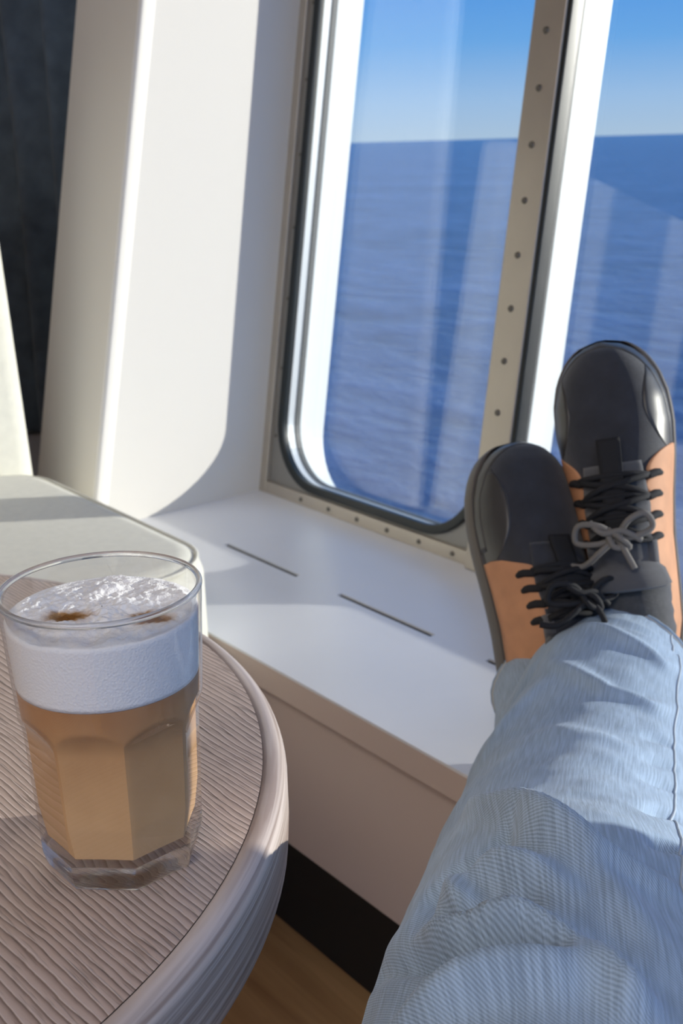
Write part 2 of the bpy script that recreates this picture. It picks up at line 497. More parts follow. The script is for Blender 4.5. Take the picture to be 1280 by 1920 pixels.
def window(name, op, outer, label, radius=0.092):
    root = empty(name, (0, 0, 0)); tag(root, label, kind='structure')
    u0, u1, v0, v1 = op
    inner = rrect(u0, u1, v0, v1, radius, 12)
    b = MB(); ring_solid(b, rect_like(*outer, inner), inner, -0.003, 0.004); b.build('frame_plate', M_PLATE, root, clean=False)
    b = MB(); ring_solid(b, rrect(u0, u1, v0, v1, radius, 12, -0.009), rrect(u0, u1, v0, v1, radius, 12, 0.004), -0.009, 0.003)
    b.build('rubber_seal', M_SEAL, root, clean=False, bevel=0.002, seg=2)
    b = MB(); ring_solid(b, rrect(u0, u1, v0, v1, radius, 12, -0.004), rrect(u0, u1, v0, v1, radius, 12, 0.0015), 0.003, 0.0165)
    b.build('glazing_spacer', M_SPACER, root, clean=False)
    b = MB(); ring_solid(b, rrect(u0, u1, v0, v1, radius, 12, -0.004), rrect(u0, u1, v0, v1, radius, 12, 0.0025), 0.0165, 0.027)
    b.build('glazing_gasket', M_GASKET, root, clean=False)
    b = MB()
    P = rrect(u0, u1, v0, v1, radius, 12, 0.0005); n = len(P)
    vs = [W(p[0], p[1], 0.018) for p in P] + [W(p[0], p[1], 0.024) for p in P]
    b.add(vs, [tuple(range(n)), tuple(range(2 * n - 1, n - 1, -1))])
    b.build('glass_pane', M_PANE, root, clean=False)
    b = MB(); hv0 = v0 - 0.030
    ring_solid(b, rrect(u0, u1, hv0, v1, radius + 0.01, 12, -0.015), rrect(u0, u1, hv0, v1, radius + 0.01, 12, 0.0), 0.027, 0.076)
    b.build('hull_jamb', M_JAMB, root, clean=False)
    return root

w1 = window('window_1', W1, (-1.447, -0.960, 0.0, 1.42), 'tall ship window with a rounded corner next to the white reveal')
w2 = window('window_2', W2, (-0.9595, 0.175, 0.0, 1.42), 'wide ship window behind the shoes')
# raised beige angle strips on window 1
def strip(parent, name, u0, u1, v0, v1, w0, w1, m, bev=0.002):
    b = MB()
    vs = [W(u, v, w) for w in (w0, w1) for v in (v0, v1) for u in (u0, u1)]
    b.add(vs, [(0, 2, 3, 1), (4, 5, 7, 6), (0, 1, 5, 4), (2, 6, 7, 3), (0, 4, 6, 2), (1, 3, 7, 5)])
    return b.build(name, m, parent, bevel=bev, seg=2)
strip(w1, 'frame_strip', -1.449, -1.424, -0.002, 1.42, -0.010, 0.0, M_FLANGE)
strip(w1, 'frame_strip', -1.424, -0.968, -0.002, 0.017, -0.010, 0.0, M_FLANGE)
strip(w2, 'frame_strip', -0.92, 0.175, -0.002, 0.017, -0.010, 0.0, M_FLANGE)
for u in (-1.331, -1.264, -1.199, -1.134, -1.069, -1.005): screw(w1, u, 0.0075, -0.010, 0.0035)
for i in range(12): screw(w1, -1.4165, 0.09 + 0.105 * i, -0.003, 0.0025)
strip(w2, 'mullion_strip', -0.972, -0.923, -0.002, 1.42, -0.020, 0.004, M_FLANGE)
strip(w2, 'mullion_gasket', -0.9245, -0.9175, -0.002, 1.42, -0.017, 0.004, M_SEAL)
for i in range(20): screw(w2, -0.9485, 0.0125 + 0.0627 * i, -0.020)

# curtain hanging beyond the post
b = MB()
rows = []
for k in range(40):
    z = 0.35 + (2.33 - 0.35) * k / 39
    ring = []
    for j in range(161):
        x = -1.66 - 1.2 * j / 160
        ph = j / 160 * 2 * PI * 8 + 0.4 * math.sin(j * 0.13)
        y = 0.875 + 0.045 * math.sin(ph) * (0.85 + 0.15 * math.sin(z * 3 + j * .05)) + 0.004 * math.sin(ph * 2.3 + z)
        y = min(y, WALL_Y + K * (z - SILL) - 0.02)
        ring.append((x + 0.010 * math.cos(ph), y, z))
    rows.append(ring)
b.grid(rows)
cur = b.build('curtain', M_CURTAIN, smooth=True, solid=0.002)
tag(cur, 'dark teal curtain in deep folds at the left edge', 'curtain')

# ------------------------------------------------------------------ armchair
def rounded_block(name, x0, x1, y0, y1, z0, z1, r, material, parent, fn=None, seg=5, puff=0.0):
    b = bmesh.new()
    bmesh.ops.create_cube(b, size=1)
    for v in b.verts:
        v.co = V(((x0 + x1) / 2 + v.co.x * (x1 - x0), (y0 + y1) / 2 + v.co.y * (y1 - y0), (z0 + z1) / 2 + v.co.z * (z1 - z0)))
    bmesh.ops.bevel(b, geom=list(b.edges), offset=r, segments=seg, profile=0.5, affect='EDGES')
    bmesh.ops.triangulate(b, faces=[f for f in b.faces if len(f.verts) > 4])
    if fn:
        for v in b.verts: v.co = V(fn(*v.co))
    me = bpy.data.meshes.new(name); b.to_mesh(me); b.free()
    me.materials.append(material)
    for p in me.polygons: p.use_smooth = True
    me.set_sharp_from_angle(angle=math.radians(40))
    o = bpy.data.objects.new(name, me); C.objects.link(o)
    o.parent = parent
    return o
CH = V((-1.20, 0.29, 0.0))
chair = empty('armchair', CH)
tag(chair, 'cream upholstered lounge chair behind the glass of coffee', 'armchair')
def rel(x0, x1, y0, y1, z0, z1): return (x0 - CH.x, x1 - CH.x, y0 - CH.y, y1 - CH.y, z0, z1)
def seat_shape(x, y, z):
    # slight crown on top and rounded front corners in plan
    X = x + CH.x; Y = y + CH.y
    return (x, y, z)
# seat as superellipse prism with rounded plan corners
def seat_mesh(name, x0, x1, y0, y1, z0, z1, rp, re, parent, material):
    P = rrect(x0, x1, y0, y1, rp, 10)
    cx, cy = (x0 + x1) / 2, (y0 + y1) / 2
    b = MB(); rows = []
    for k in range(9):
        a = PI / 2 * k / 8
        ins = re * (1 - math.sin(a)); z = z0 + re * (1 - math.cos(a))
        rows.append((ins, z))
    prof = [(re, z0)] + [(re * (1 - math.sin(PI / 2 * k / 8)), z0 + re * (1 - math.cos(PI / 2 * k / 8))) for k in range(1, 9)]
    prof += [(re * (1 - math.cos(PI / 2 * k / 8)), z1 - re + re * math.sin(PI / 2 * k / 8)) for k in range(0, 9)]
    rings = []
    for ins, z in prof:
        Q = rrect(x0, x1, y0, y1, rp, 10, ins)
        rings.append([(u - CH.x, v - CH.y, z) for u, v in Q])
    # crown towards the centre
    for s in (0.6, 0.3, 0.02):
        rings.append([((u - cx) * s + cx - CH.x, (v - cy) * s + cy - CH.y, z1 + 0.006 * (1 - s)) for u, v in rrect(x0, x1, y0, y1, rp, 10, re)])
    rings.insert(0, [((u - cx) * 0.02 + cx - CH.x, (v - cy) * 0.02 + cy - CH.y, z0) for u, v in rrect(x0, x1, y0, y1, rp, 10, re)])
    b.grid(rings, wrap=True)
    return b.build(name, material, parent, smooth=True, sangle=math.radians(50))
seat = seat_mesh('seat', -1.45, -0.948, -0.03, 0.606, 0.27, 0.454, 0.085, 0.028, chair, M_FABRIC)
# welt around the top of the seat
b = MB(); b.tube([(u - CH.x, v - CH.y, 0.4475) for u, v in rrect(-1.45, -0.948, -0.03, 0.606, 0.085, 10, 0.006)], 0.0022, 6, closed=True)
b.build('piping', M_FABRIC, seat, smooth=True)
bk = rounded_block('backrest', *rel(-1.57, -1.425, -0.03, 0.614, 0.27, 1.02), 0.03, M_FABRIC, chair, fn=lambda x, y, z: (x - max(0, z - 0.45) * 0.10, y, z), seg=6)
for sx_ in (-1.50, -1.02):
    for sy_ in (0.04, 0.53):
        b = MB(); b.tube([(sx_ - CH.x, sy_ - CH.y, 0.0), (sx_ - CH.x, sy_ - CH.y, 0.275)], [0.012, 0.016], 12)
        b.build('leg', M_STEEL, chair, smooth=True, sangle=0.8)

# ------------------------------------------------------------------ round table
TC = V((-0.625, 0.036, 0.0)); TR = 0.328; TZ = 0.555
table = empty('side_table', TC)
tag(table, 'round ash veneer side table under the glass of coffee', 'table')
b = MB()
b.lathe([(0.0005, TZ), (0.1, TZ), (0.2, TZ), (TR - 0.0125, TZ)], 160)
b.build('table_top', M_WOOD, table, smooth=True)
def edge_wood():
    M = bpy.data.materials.new('ash_edge'); M.use_nodes = True
    n = M.node_tree.nodes; l = M.node_tree.links; bb = n['Principled BSDF']
    t = n.new('ShaderNodeTexCoord'); mp = n.new('ShaderNodeMapping'); mp.inputs['Scale'].default_value = (6, 6, 420)
    l.new(t.outputs['Object'], mp.inputs[0])
    ns = n.new('ShaderNodeTexNoise'); ns.inputs['Scale'].default_value = 1.0; ns.inputs['Detail'].default_value = 3; ns.inputs['Distortion'].default_value = 0.4
    l.new(mp.outputs[0], ns.inputs['Vector'])
    r = n.new('ShaderNodeValToRGB')
    r.color_ramp.elements[0].position = 0.36; r.color_ramp.elements[0].color = (0.34, 0.26, 0.22, 1)
    r.color_ramp.elements[1].position = 0.62; r.color_ramp.elements[1].color = (0.62, 0.53, 0.48, 1)
    l.new(ns.outputs[0], r.inputs[0]); l.new(r.outputs[0], bb.inputs['Base Color'])
    bb.inputs['Roughness'].default_value = 0.38
    bp = n.new('ShaderNodeBump'); bp.inputs['Strength'].default_value = 0.3; bp.inputs['Distance'].default_value = 0.0005
    l.new(ns.outputs[0], bp.inputs['Height']); l.new(bp.outputs[0], bb.inputs['Normal'])
    return M
b = MB()
prof = [(TR - 0.0125, TZ - 0.0006), (TR - 0.0115, TZ - 0.0002)]
for k in range(9):
    a = PI / 2 * (1 - k / 8)
    prof.append((TR - 0.010 + 0.010 * math.cos(a), TZ - 0.010 + 0.010 * math.sin(a)))
prof += [(TR, TZ - 0.03), (TR - 0.001, TZ - 0.044), (TR - 0.004, TZ - 0.048), (TR - 0.03, TZ - 0.048), (0.0005, TZ - 0.048)]
b.lathe(prof, 160)
b.build('edge_band', edge_wood(), table, smooth=True, sangle=math.radians(50))
b = MB(); b.lathe([(0.07, TZ - 0.0485), (0.07, TZ - 0.056), (0.03, TZ - 0.058), (0.03, 0.02), (0.045, 0.012), (0.21, 0.010), (0.215, 0.006), (0.215, 0.0), (0.001, 0.0)], 64)
b.build('pedestal', M_STEEL, table, smooth=True, sangle=math.radians(30))

# ------------------------------------------------------------------ latte glass
GC = V((-0.4202, 0.2008, TZ)); GH = 0.1292; PH = -1.9251
glass = empty('latte_glass', GC)
tag(glass, 'tall faceted glass of latte with white milk foam on the table', 'glass')
def r_round(z): return 0.0392 + (0.0430 - 0.0392) * max(0, (z - 0.06) / (GH - 0.06)) if z > 0.06 else 0.0392 - (0.06 - z) * 0.03
def r_out(z, th):
    rr = r_round(z)
    seg = PI / 4
    d = (th - PH) % seg - seg / 2
    ap = 0.0333 + 0.0345 * z
    if z > 0.066: ap += ((z - 0.066) / 0.012) ** 2 * 0.0040
    rf = ap / max(0.2, math.cos(d))
    if z < 0.006: rf -= (0.006 - z) * 0.22
    return min(rr, rf)
def r_in(z):
    return min(0.0300 + (z - 0.012) * 0.068, 0.0409) if z < 0.085 else 0.03496 + (z - 0.085) * (0.0413 - 0.03496) / (GH - 0.085)
NT = 192
M_GLASSW = bpy.data.materials.new('clear_glass_wall'); M_GLASSW.use_nodes = True
_n = M_GLASSW.node_tree.nodes; _l = M_GLASSW.node_tree.links; _n.clear()
_o = _n.new('ShaderNodeOutputMaterial'); _m = _n.new('ShaderNodeMixShader'); _m.inputs[0].default_value = 0.07
_t = _n.new('ShaderNodeBsdfTransparent'); _g = _n.new('ShaderNodeBsdfGlass'); _g.inputs['IOR'].default_value = 1.47; _g.inputs['Roughness'].default_value = 0.0
_l.new(_t.outputs[0], _m.inputs[1]); _l.new(_g.outputs[0], _m.inputs[2])
_lw = _n.new('ShaderNodeLayerWeight'); _lw.inputs['Blend'].default_value = 0.5
_pw = _n.new('ShaderNodeMath'); _pw.operation = 'POWER'; _pw.inputs[1].default_value = 4.0
_ma = _n.new('ShaderNodeMath'); _ma.operation = 'MULTIPLY_ADD'; _ma.inputs[1].default_value = 0.92; _ma.inputs[2].default_value = 0.045
_gl = _n.new('ShaderNodeBsdfGlossy'); _gl.inputs['Roughness'].default_value = 0.02
_m2 = _n.new('ShaderNodeMixShader')
_l.new(_lw.outputs['Facing'], _pw.inputs[0]); _l.new(_pw.outputs[0], _ma.inputs[0]); _l.new(_ma.outputs[0], _m2.inputs[0])
_l.new(_m.outputs[0], _m2.inputs[1]); _l.new(_gl.outputs[0], _m2.inputs[2]); _l.new(_m2.outputs[0], _o.inputs[0])
M_GLASSB = bpy.data.materials.new('clear_glass_base'); M_GLASSB.use_nodes = True
_bn = M_GLASSB.node_tree.nodes; _bl = M_GLASSB.node_tree.links
gb = _bn['Principled BSDF']
_bm = _bn.new('ShaderNodeMixShader'); _bm.inputs[0].default_value = 0.22
_bt = _bn.new('ShaderNodeBsdfTransparent')
_bl.new(gb.outputs[0], _bm.inputs[1]); _bl.new(_bt.outputs[0], _bm.inputs[2]); _bl.new(_bm.outputs[0], _bn['Material Output'].inputs[0])
gb.inputs['Base Color'].default_value = (1, 1, 1, 1); gb.inputs['Roughness'].default_value = 0.0
gb.inputs['Transmission Weight'].default_value = 1.0; gb.inputs['IOR'].default_value = 1.5
b = MB(); rows = []
zs = [0.0125 + i * (GH - 0.0015 - 0.0125) / 70 for i in range(71)]
for z in zs:
    rows.append([(r_out(z, 2 * PI * j / NT) * math.cos(2 * PI * j / NT), r_out(z, 2 * PI * j / NT) * math.sin(2 * PI * j / NT), z) for j in range(NT)])
for k in range(1, 8):
    a = PI * k / 8
    ro = 0.0430; ri = r_in(GH); cmid = (ro + ri) / 2; hw = (ro - ri) / 2
    rows.append([((cmid + hw * math.cos(a)) * math.cos(2 * PI * j / NT), (cmid + hw * math.cos(a)) * math.sin(2 * PI * j / NT), GH - 0.0015 + 0.0015 * math.sin(a)) for j in range(NT)])
for z in reversed([0.1165 + i * (GH - 0.0015 - 0.1165) / 10 for i in range(11)]):
    rows.append([(r_in(z) * math.cos(2 * PI * j / NT), r_in(z) * math.sin(2 * PI * j / NT), z) for j in range(NT)])
b.grid(rows, wrap=True)
b.build('glass_wall', M_GLASSW, glass, smooth=True, sangle=math.radians(30))
# solid base slug
b = MB(); rows = []
rows.append([(0.0004 * math.cos(2 * PI * j / NT), 0.0004 * math.sin(2 * PI * j / NT), 0.0022) for j in range(NT)])
rows.append([(0.024 * math.cos(2 * PI * j / NT), 0.024 * math.sin(2 * PI * j / NT), 0.0016) for j in range(NT)])
rows.append([(0.028 * math.cos(2 * PI * j / NT), 0.028 * math.sin(2 * PI * j / NT), 0.0003) for j in range(NT)])
for z in (0.0003, 0.001, 0.002, 0.003, 0.004, 0.005, 0.006, 0.008, 0.010, 0.0125):
    rows.append([(r_out(z, 2 * PI * j / NT) * math.cos(2 * PI * j / NT), r_out(z, 2 * PI * j / NT) * math.sin(2 * PI * j / NT), z) for j in range(NT)])
rows.append([(0.0302 * math.cos(2 * PI * j / NT), 0.0302 * math.sin(2 * PI * j / NT), 0.0135) for j in range(NT)])
rows.append([(0.022 * math.cos(2 * PI * j / NT), 0.022 * math.sin(2 * PI * j / NT), 0.0115) for j in range(NT)])
rows.append([(0.0004 * math.cos(2 * PI * j / NT), 0.0004 * math.sin(2 * PI * j / NT), 0.0108) for j in range(NT)])
b.grid(rows, wrap=True)
b.build('glass_base', M_GLASSB, glass, smooth=True, sangle=math.radians(30))
# rolled rim bead
b = MB(); b.tube([(0.0419 * math.cos(2 * PI * j / 128), 0.0419 * math.sin(2 * PI * j / 128), GH - 0.0012) for j in range(128)], 0.00135, 16, closed=True)
b.build('rim', M_GLASSB, glass, smooth=True)
# coffee
def coffee_mat():
    M = bpy.data.materials.new('milky_coffee'); M.use_nodes = True
    n = M.node_tree.nodes; l = M.node_tree.links; bb = n['Principled BSDF']
    t = n.new('ShaderNodeTexCoord')
    sp = n.new('ShaderNodeSeparateXYZ'); l.new(t.outputs['Object'], sp.inputs[0])
    ns = n.new('ShaderNodeTexNoise'); ns.inputs['Scale'].default_value = 55; ns.inputs['Detail'].default_value = 3
    l.new(t.outputs['Object'], ns.inputs['Vector'])
    ad = n.new('ShaderNodeMath'); ad.operation = 'MULTIPLY_ADD'; ad.inputs[1].default_value = 0.035
    l.new(ns.outputs[0], ad.inputs[0]); l.new(sp.outputs['Z'], ad.inputs[2])
    mr = n.new('ShaderNodeMapRange'); mr.inputs['From Min'].default_value = 0.02; mr.inputs['From Max'].default_value = 0.115
    l.new(ad.outputs[0], mr.inputs[0])
    r = n.new('ShaderNodeValToRGB'); e = r.color_ramp.elements
    e[0].position = 0.0; e[0].color = (0.80, 0.50, 0.25, 1)
    e[1].position = 1.0; e[1].color = (0.42, 0.19, 0.075, 1)
    x = e.new(0.35); x.color = (0.72, 0.42, 0.19, 1)
    x = e.new(0.7); x.color = (0.58, 0.31, 0.13, 1)
    l.new(mr.outputs[0], r.inputs[0]); l.new(r.outputs[0], bb.inputs['Base Color'])
    bb.inputs['Roughness'].default_value = 0.5
    bb.inputs['Subsurface Weight'].default_value = 0.0
    return M
ZC = 0.0885; ZF = 0.1175
b = MB(); rows = []
def inner_r(z, th): return r_out(z, th) - (0.0013 if z > 0.03 else 0.0013 + (0.03 - z) / 0.016 * 0.0018)
def rr_ring(z, s=1.0, off=-0.0002): return [((inner_r(z, 2 * PI * j / NT) + off) * s * math.cos(2 * PI * j / NT), (inner_r(z, 2 * PI * j / NT) + off) * s * math.sin(2 * PI * j / NT), z) for j in range(NT)]
rows.append([(0.0004 * math.cos(2 * PI * j / NT), 0.0004 * math.sin(2 * PI * j / NT), 0.0116) for j in range(NT)])
rows.append([(0.022 * math.cos(2 * PI * j / NT), 0.022 * math.sin(2 * PI * j / NT), 0.0123) for j in range(NT)])
for i in range(60):
    z = 0.0145 + (ZC - 0.0145) * i / 59
    rows.append(rr_ring(z))
rows.append([(0.0004 * math.cos(2 * PI * j / NT), 0.0004 * math.sin(2 * PI * j / NT), ZC) for j in range(NT)])
b.grid(rows, wrap=True)
b.build('coffee', coffee_mat(), glass, smooth=True, sangle=math.radians(30))
# foam
def foam_mat():
    M = bpy.data.materials.new('milk_foam'); M.use_nodes = True
    n = M.node_tree.nodes; l = M.node_tree.links; bb = n['Principled BSDF']
    t = n.new('ShaderNodeTexCoord')
    ns = n.new('ShaderNodeTexNoise'); ns.inputs['Scale'].default_value = 160; ns.inputs['Detail'].default_value = 3
    l.new(t.outputs['Object'], ns.inputs['Vector'])
    sub = n.new('ShaderNodeVectorMath'); sub.operation = 'MULTIPLY_ADD'
    sub.inputs[1].default_value = (0.006, 0.006, 0.0); sub.inputs[2].default_value = (-0.003, -0.003, 0)
    l.new(ns.outputs['Color'], sub.inputs[0])
    ad = n.new('ShaderNodeVectorMath'); ad.operation = 'ADD'
    l.new(t.outputs['Object'], ad.inputs[0]); l.new(sub.outputs[0], ad.inputs[1])
    last = None
    for (cx, cy, rad) in SPOTS:
        mp = n.new('ShaderNodeMapping'); mp.vector_type = 'TEXTURE'
        mp.inputs['Location'].default_value = (cx, cy, ZF); mp.inputs['Rotation'].default_value = (0, 0, 0.9); mp.inputs['Scale'].default_value = (rad * 1.15, rad * 0.85, 0.02)
        l.new(ad.outputs[0], mp.inputs[0])
        ln = n.new('ShaderNodeVectorMath'); ln.operation = 'LENGTH'; l.new(mp.outputs[0], ln.inputs[0])
        if last is None: last = ln.outputs['Value']
        else:
            mn = n.new('ShaderNodeMath'); mn.operation = 'MINIMUM'; l.new(last, mn.inputs[0]); l.new(ln.outputs['Value'], mn.inputs[1]); last = mn.outputs[0]
    r = n.new('ShaderNodeValToRGB'); e = r.color_ramp.elements
    e[0].position = 0.35; e[0].color = (0.22, 0.095, 0.022, 1)
    e[1].position = 1.0; e[1].color = (0.90, 0.89, 0.88, 1)
    x = e.new(0.6); x.color = (0.42, 0.25, 0.12, 1)
    x = e.new(0.8); x.color = (0.74, 0.66, 0.60, 1)
    l.new(last, r.inputs[0]); l.new(r.outputs[0], bb.inputs['Base Color'])
    bb.inputs['Roughness'].default_value = 0.9
    bb.inputs['Specular IOR Level'].default_value = 0.15
    vo = n.new('ShaderNodeTexVoronoi'); vo.inputs['Scale'].default_value = 900
    l.new(t.outputs['Object'], vo.inputs['Vector'])
    bp = n.new('ShaderNodeBump'); bp.inputs['Strength'].default_value = 0.35; bp.inputs['Distance'].default_value = 0.0006
    l.new(vo.outputs['Distance'], bp.inputs['Height']); l.new(bp.outputs[0], bb.inputs['Normal'])
    return M
SPOTS = [(-0.0010, -0.0150, 0.0115), (0.0235, 0.0105, 0.0110)]
b = MB(); rows = []
rows.append([(0.0004 * math.cos(2 * PI * j / NT), 0.0004 * math.sin(2 * PI * j / NT), ZC + 0.0002) for j in range(NT)])
for i in range(16):
    z = ZC + 0.0002 + (ZF - 0.0005 - ZC) * i / 15
    rows.append(rr_ring(z))
NR = 60
for i in range(1, NR + 1):
    s = 1 - i / NR * 0.995
    ring = []
    for j in range(NT):
        th = 2 * PI * j / NT
        x = (inner_r(ZF, th) - 0.0002) * s * math.cos(th); y = (inner_r(ZF, th) - 0.0002) * s * math.sin(th)
        h = noise.fractal(V((x * 70, y * 70, 3)), 1.0, 2.0, 4) * 0.0024 + noise.noise(V((x * 420, y * 420, 9))) * 0.0007 + noise.noise(V((x * 900, y * 900, 5))) * 0.0003
        h += 0.0012 * (1 - s * s) + 0.0008
        for cx, cy, rad in SPOTS:
            d = math.hypot(x - cx, y - cy) / rad
            h -= 0.0018 * math.exp(-d * d * 1.4)
        fade = min(1, (1 - s) * 9)
        ring.append((x, y, ZF + h * fade))
    rows.append(ring)
b.grid(rows, wrap=True)
b.build('milk_foam', foam_mat(), glass, smooth=True)


# ------------------------------------------------------------------ person: legs in jeans, socks, laced shoes
person = empty('person', (-0.6144, 0.70, SILL))
PO = V(person.location)
tag(person, 'person in light blue jeans and laced black and tan shoes, feet crossed on the ledge', 'person')

def denim_mat(name, col, pitch_n, fade=True):
    M = bpy.data.materials.new(name); M.use_nodes = True
    n = M.node_tree.nodes; l = M.node_tree.links; bb = n['Principled BSDF']
    uv = n.new('ShaderNodeUVMap'); uv.uv_map = 'UVMap'
    t = n.new('ShaderNodeTexCoord')
    sp = n.new('ShaderNodeSeparateXYZ'); l.new(uv.outputs[0], sp.inputs[0])
    # twill: diagonal ribs
    a = n.new('ShaderNodeMath'); a.operation = 'MULTIPLY'; a.inputs[1].default_value = pitch_n; l.new(sp.outputs['Y'], a.inputs[0])
    c = n.new('ShaderNodeMath'); c.operation = 'MULTIPLY_ADD'; c.inputs[1].default_value = 620.0; l.new(sp.outputs['X'], c.inputs[0]); l.new(a.outputs[0], c.inputs[2])
    tw = n.new('ShaderNodeMath'); tw.operation = 'MULTIPLY'; tw.inputs[1].default_value = 2 * PI; l.new(c.outputs[0], tw.inputs[0])
    si = n.new('ShaderNodeMath'); si.operation = 'SINE'; l.new(tw.outputs[0], si.inputs[0])
    # thread slubs along the leg
    mp = n.new('ShaderNodeMapping'); mp.inputs['Scale'].default_value = (40, 420, 1); l.new(uv.outputs[0], mp.inputs[0])
    ns = n.new('ShaderNodeTexNoise'); ns.inputs['Scale'].default_value = 1.0; ns.inputs['Detail'].default_value = 4; l.new(mp.outputs[0], ns.inputs['Vector'])
    n2 = n.new('ShaderNodeTexNoise'); n2.inputs['Scale'].default_value = 14.0; n2.inputs['Detail'].default_value = 3; l.new(t.outputs['Object'], n2.inputs['Vector'])
    s1 = n.new('ShaderNodeMath'); s1.operation = 'MULTIPLY_ADD'; s1.inputs[1].default_value = 0.16; l.new(si.outputs[0], s1.inputs[0]); l.new(ns.outputs[0], s1.inputs[2])
    s2 = n.new('ShaderNodeMath'); s2.operation = 'MULTIPLY_ADD'; s2.inputs[1].default_value = 0.5; l.new(n2.outputs[0], s2.inputs[0]); l.new(s1.outputs[0], s2.inputs[2])
    r = n.new('ShaderNodeValToRGB'); e = r.color_ramp.elements
    e[0].position = 0.5; e[0].color = (*[x * 0.72 for x in col], 1)
    e[1].position = 1.0; e[1].color = (*[min(1, x * 1.25 + 0.03) for x in col], 1)
    l.new(s2.outputs[0], r.inputs[0]); l.new(r.outputs[0], bb.inputs['Base Color'])
    bb.inputs['Roughness'].default_value = 0.85
    bb.inputs['Sheen Weight'].default_value = 0.15
    bp = n.new('ShaderNodeBump'); bp.inputs['Strength'].default_value = 0.5; bp.inputs['Distance'].default_value = 0.0006
    l.new(s1.outputs[0], bp.inputs['Height']); l.new(bp.outputs[0], bb.inputs['Normal'])
    return M
M_DENIM = denim_mat('washed_denim', (0.31, 0.42, 0.56), 400)
M_SEAMTHREAD = mat('seam_thread', (0.50, 0.57, 0.64), 0.85)
M_STITCH = mat('hem_thread', (0.62, 0.60, 0.54), 0.8)

class Leg:
    def __init__(self, keys, per=40, n=224):
        P = crom(keys, per)
        self.c = [V(p[:3]) for p in P]; self.r = [p[3] for p in P]
        self.n = n
        self.s = [0.0]
        for a, b_ in zip(self.c, self.c[1:]): self.s.append(self.s[-1] + (b_ - a).length)
        self.fr = []
        for i in range(len(self.c)):
            a = self.c[max(i - 1, 0)]; b_ = self.c[min(i + 1, len(self.c) - 1)]
            t = (b_ - a).normalized()
            up = V((0, 0, 1)); nr = (up - t * up.dot(t)).normalized()
            self.fr.append((t, nr, t.cross(nr)))
    def base(self, i, th):
        t, a, b_ = self.fr[i]
        return self.c[i] + (a * math.cos(th) + b_ * math.sin(th)) * self.r[i]
    def nrm(self, i, th):
        t, a, b_ = self.fr[i]
        return a * math.cos(th) + b_ * math.sin(th)

def seg_dist(px, py, ax, ay, bx, by):
    dx, dy = bx - ax, by - ay
    L = dx * dx + dy * dy
    t = max(0, min(1, ((px - ax) * dx + (py - ay) * dy) / L)) if L > 0 else 0
    return math.hypot(px - ax - dx * t, py - ay - dy * t), t

FOLD_SHIFT = 0.0250   # the hem starts further down the shin than where the folds were measured from
_F = [
 ([(0.3851, 0.726), (0.431, 0.511), (0.473, 0.275), (0.5049, 0.111), (0.5204, -0.039), (0.5241, -0.319)], 0.0075, 0.0085),
 ([(0.483, 0.353), (0.5046, 0.453), (0.5018, 0.619), (0.5023, 0.799), (0.5247, 0.81)], -0.0065, 0.007),
 ([(0.5096, 0.531), (0.5224, 0.359), (0.5365, 0.196), (0.5526, 0.039)], 0.006, 0.008),
 ([(0.5475, 0.275), (0.5578, 0.314), (0.5559, 0.411), (0.5438, 0.568), (0.5309, 0.719)], -0.0075, 0.006),
 ([(0.5362, 0.732), (0.5578, 0.573), (0.5666, 0.402), (0.5721, 0.26), (0.5847, 0.118), (0.5973, 0.0)], 0.0085, 0.008),
 ([(0.5973, 0.021), (0.6029, 0.157), (0.6029, 0.353), (0.6029, 0.55), (0.5974, 0.766)], 0.0085, 0.009),
 ([(0.5973, 0.0), (0.612, -0.079), (0.622, -0.118)], 0.006, 0.008),
 ([(0.483, 0.353), (0.5175, 0.112), (0.5411, -0.072), (0.5755, -0.205)], 0.0045, 0.010),
 ([(0.1329, 0.648), (0.1666, 0.211), (0.2, -0.079), (0.2032, -0.427), (0.176, -0.645)], 0.0055, 0.008),
 ([(0.0668, 0.432), (0.1008, -0.071), (0.1207, -0.49), (0.1082, -0.655)], 0.0045, 0.007),
 ([(0.2694, 0.256), (0.2942, 0.039), (0.2994, -0.236), (0.2865, -0.55)], 0.0022, 0.010),
 ([(0.2672, -0.393), (0.2561, -0.511), (0.2487, -0.663)], -0.0028, 0.005),
 ([(0.3472, -0.393), (0.3331, -0.511), (0.3196, -0.668)], -0.0028, 0.005),
 ([(0.307, -0.42), (0.296, -0.52), (0.285, -0.665)], -0.0024, 0.005),
 ([(0.414, -0.393), (0.3931, -0.511), (0.3806, -0.637)], -0.003, 0.005),
 ([(0.4883, -0.311), (0.4771, -0.414), (0.4762, -0.505)], -0.003, 0.006),
 ([(0.5093, 0.649), (0.5403, 0.546), (0.5511, 0.511)], 0.0045, 0.006),
 ([(0.5164, 1.239), (0.5569, 0.733), (0.572, 0.471), (0.5821, 0.252), (0.5947, 0.079)], -0.0065, 0.006),
 ([(0.17, 0.55), (0.21, 0.75), (0.26, 0.95)], 0.004, 0.008),
 ([(0.10, 0.75), (0.16, 0.95), (0.22, 1.2)], -0.004, 0.007),
]
_F = [([(s_ - FOLD_SHIFT, t_) for s_, t_ in p_], a_, g_) for p_, a_, g_ in _F]
_F = [(p_, a_ * (2.3 if p_[0][0] > 0.34 else 1.2), g_) for p_, a_, g_ in _F]
FOLDS = [(p_, a_, g_, min(q[0] for q in p_) - 4 * g_, max(q[0] for q in p_) + 4 * g_) for p_, a_, g_ in _F]

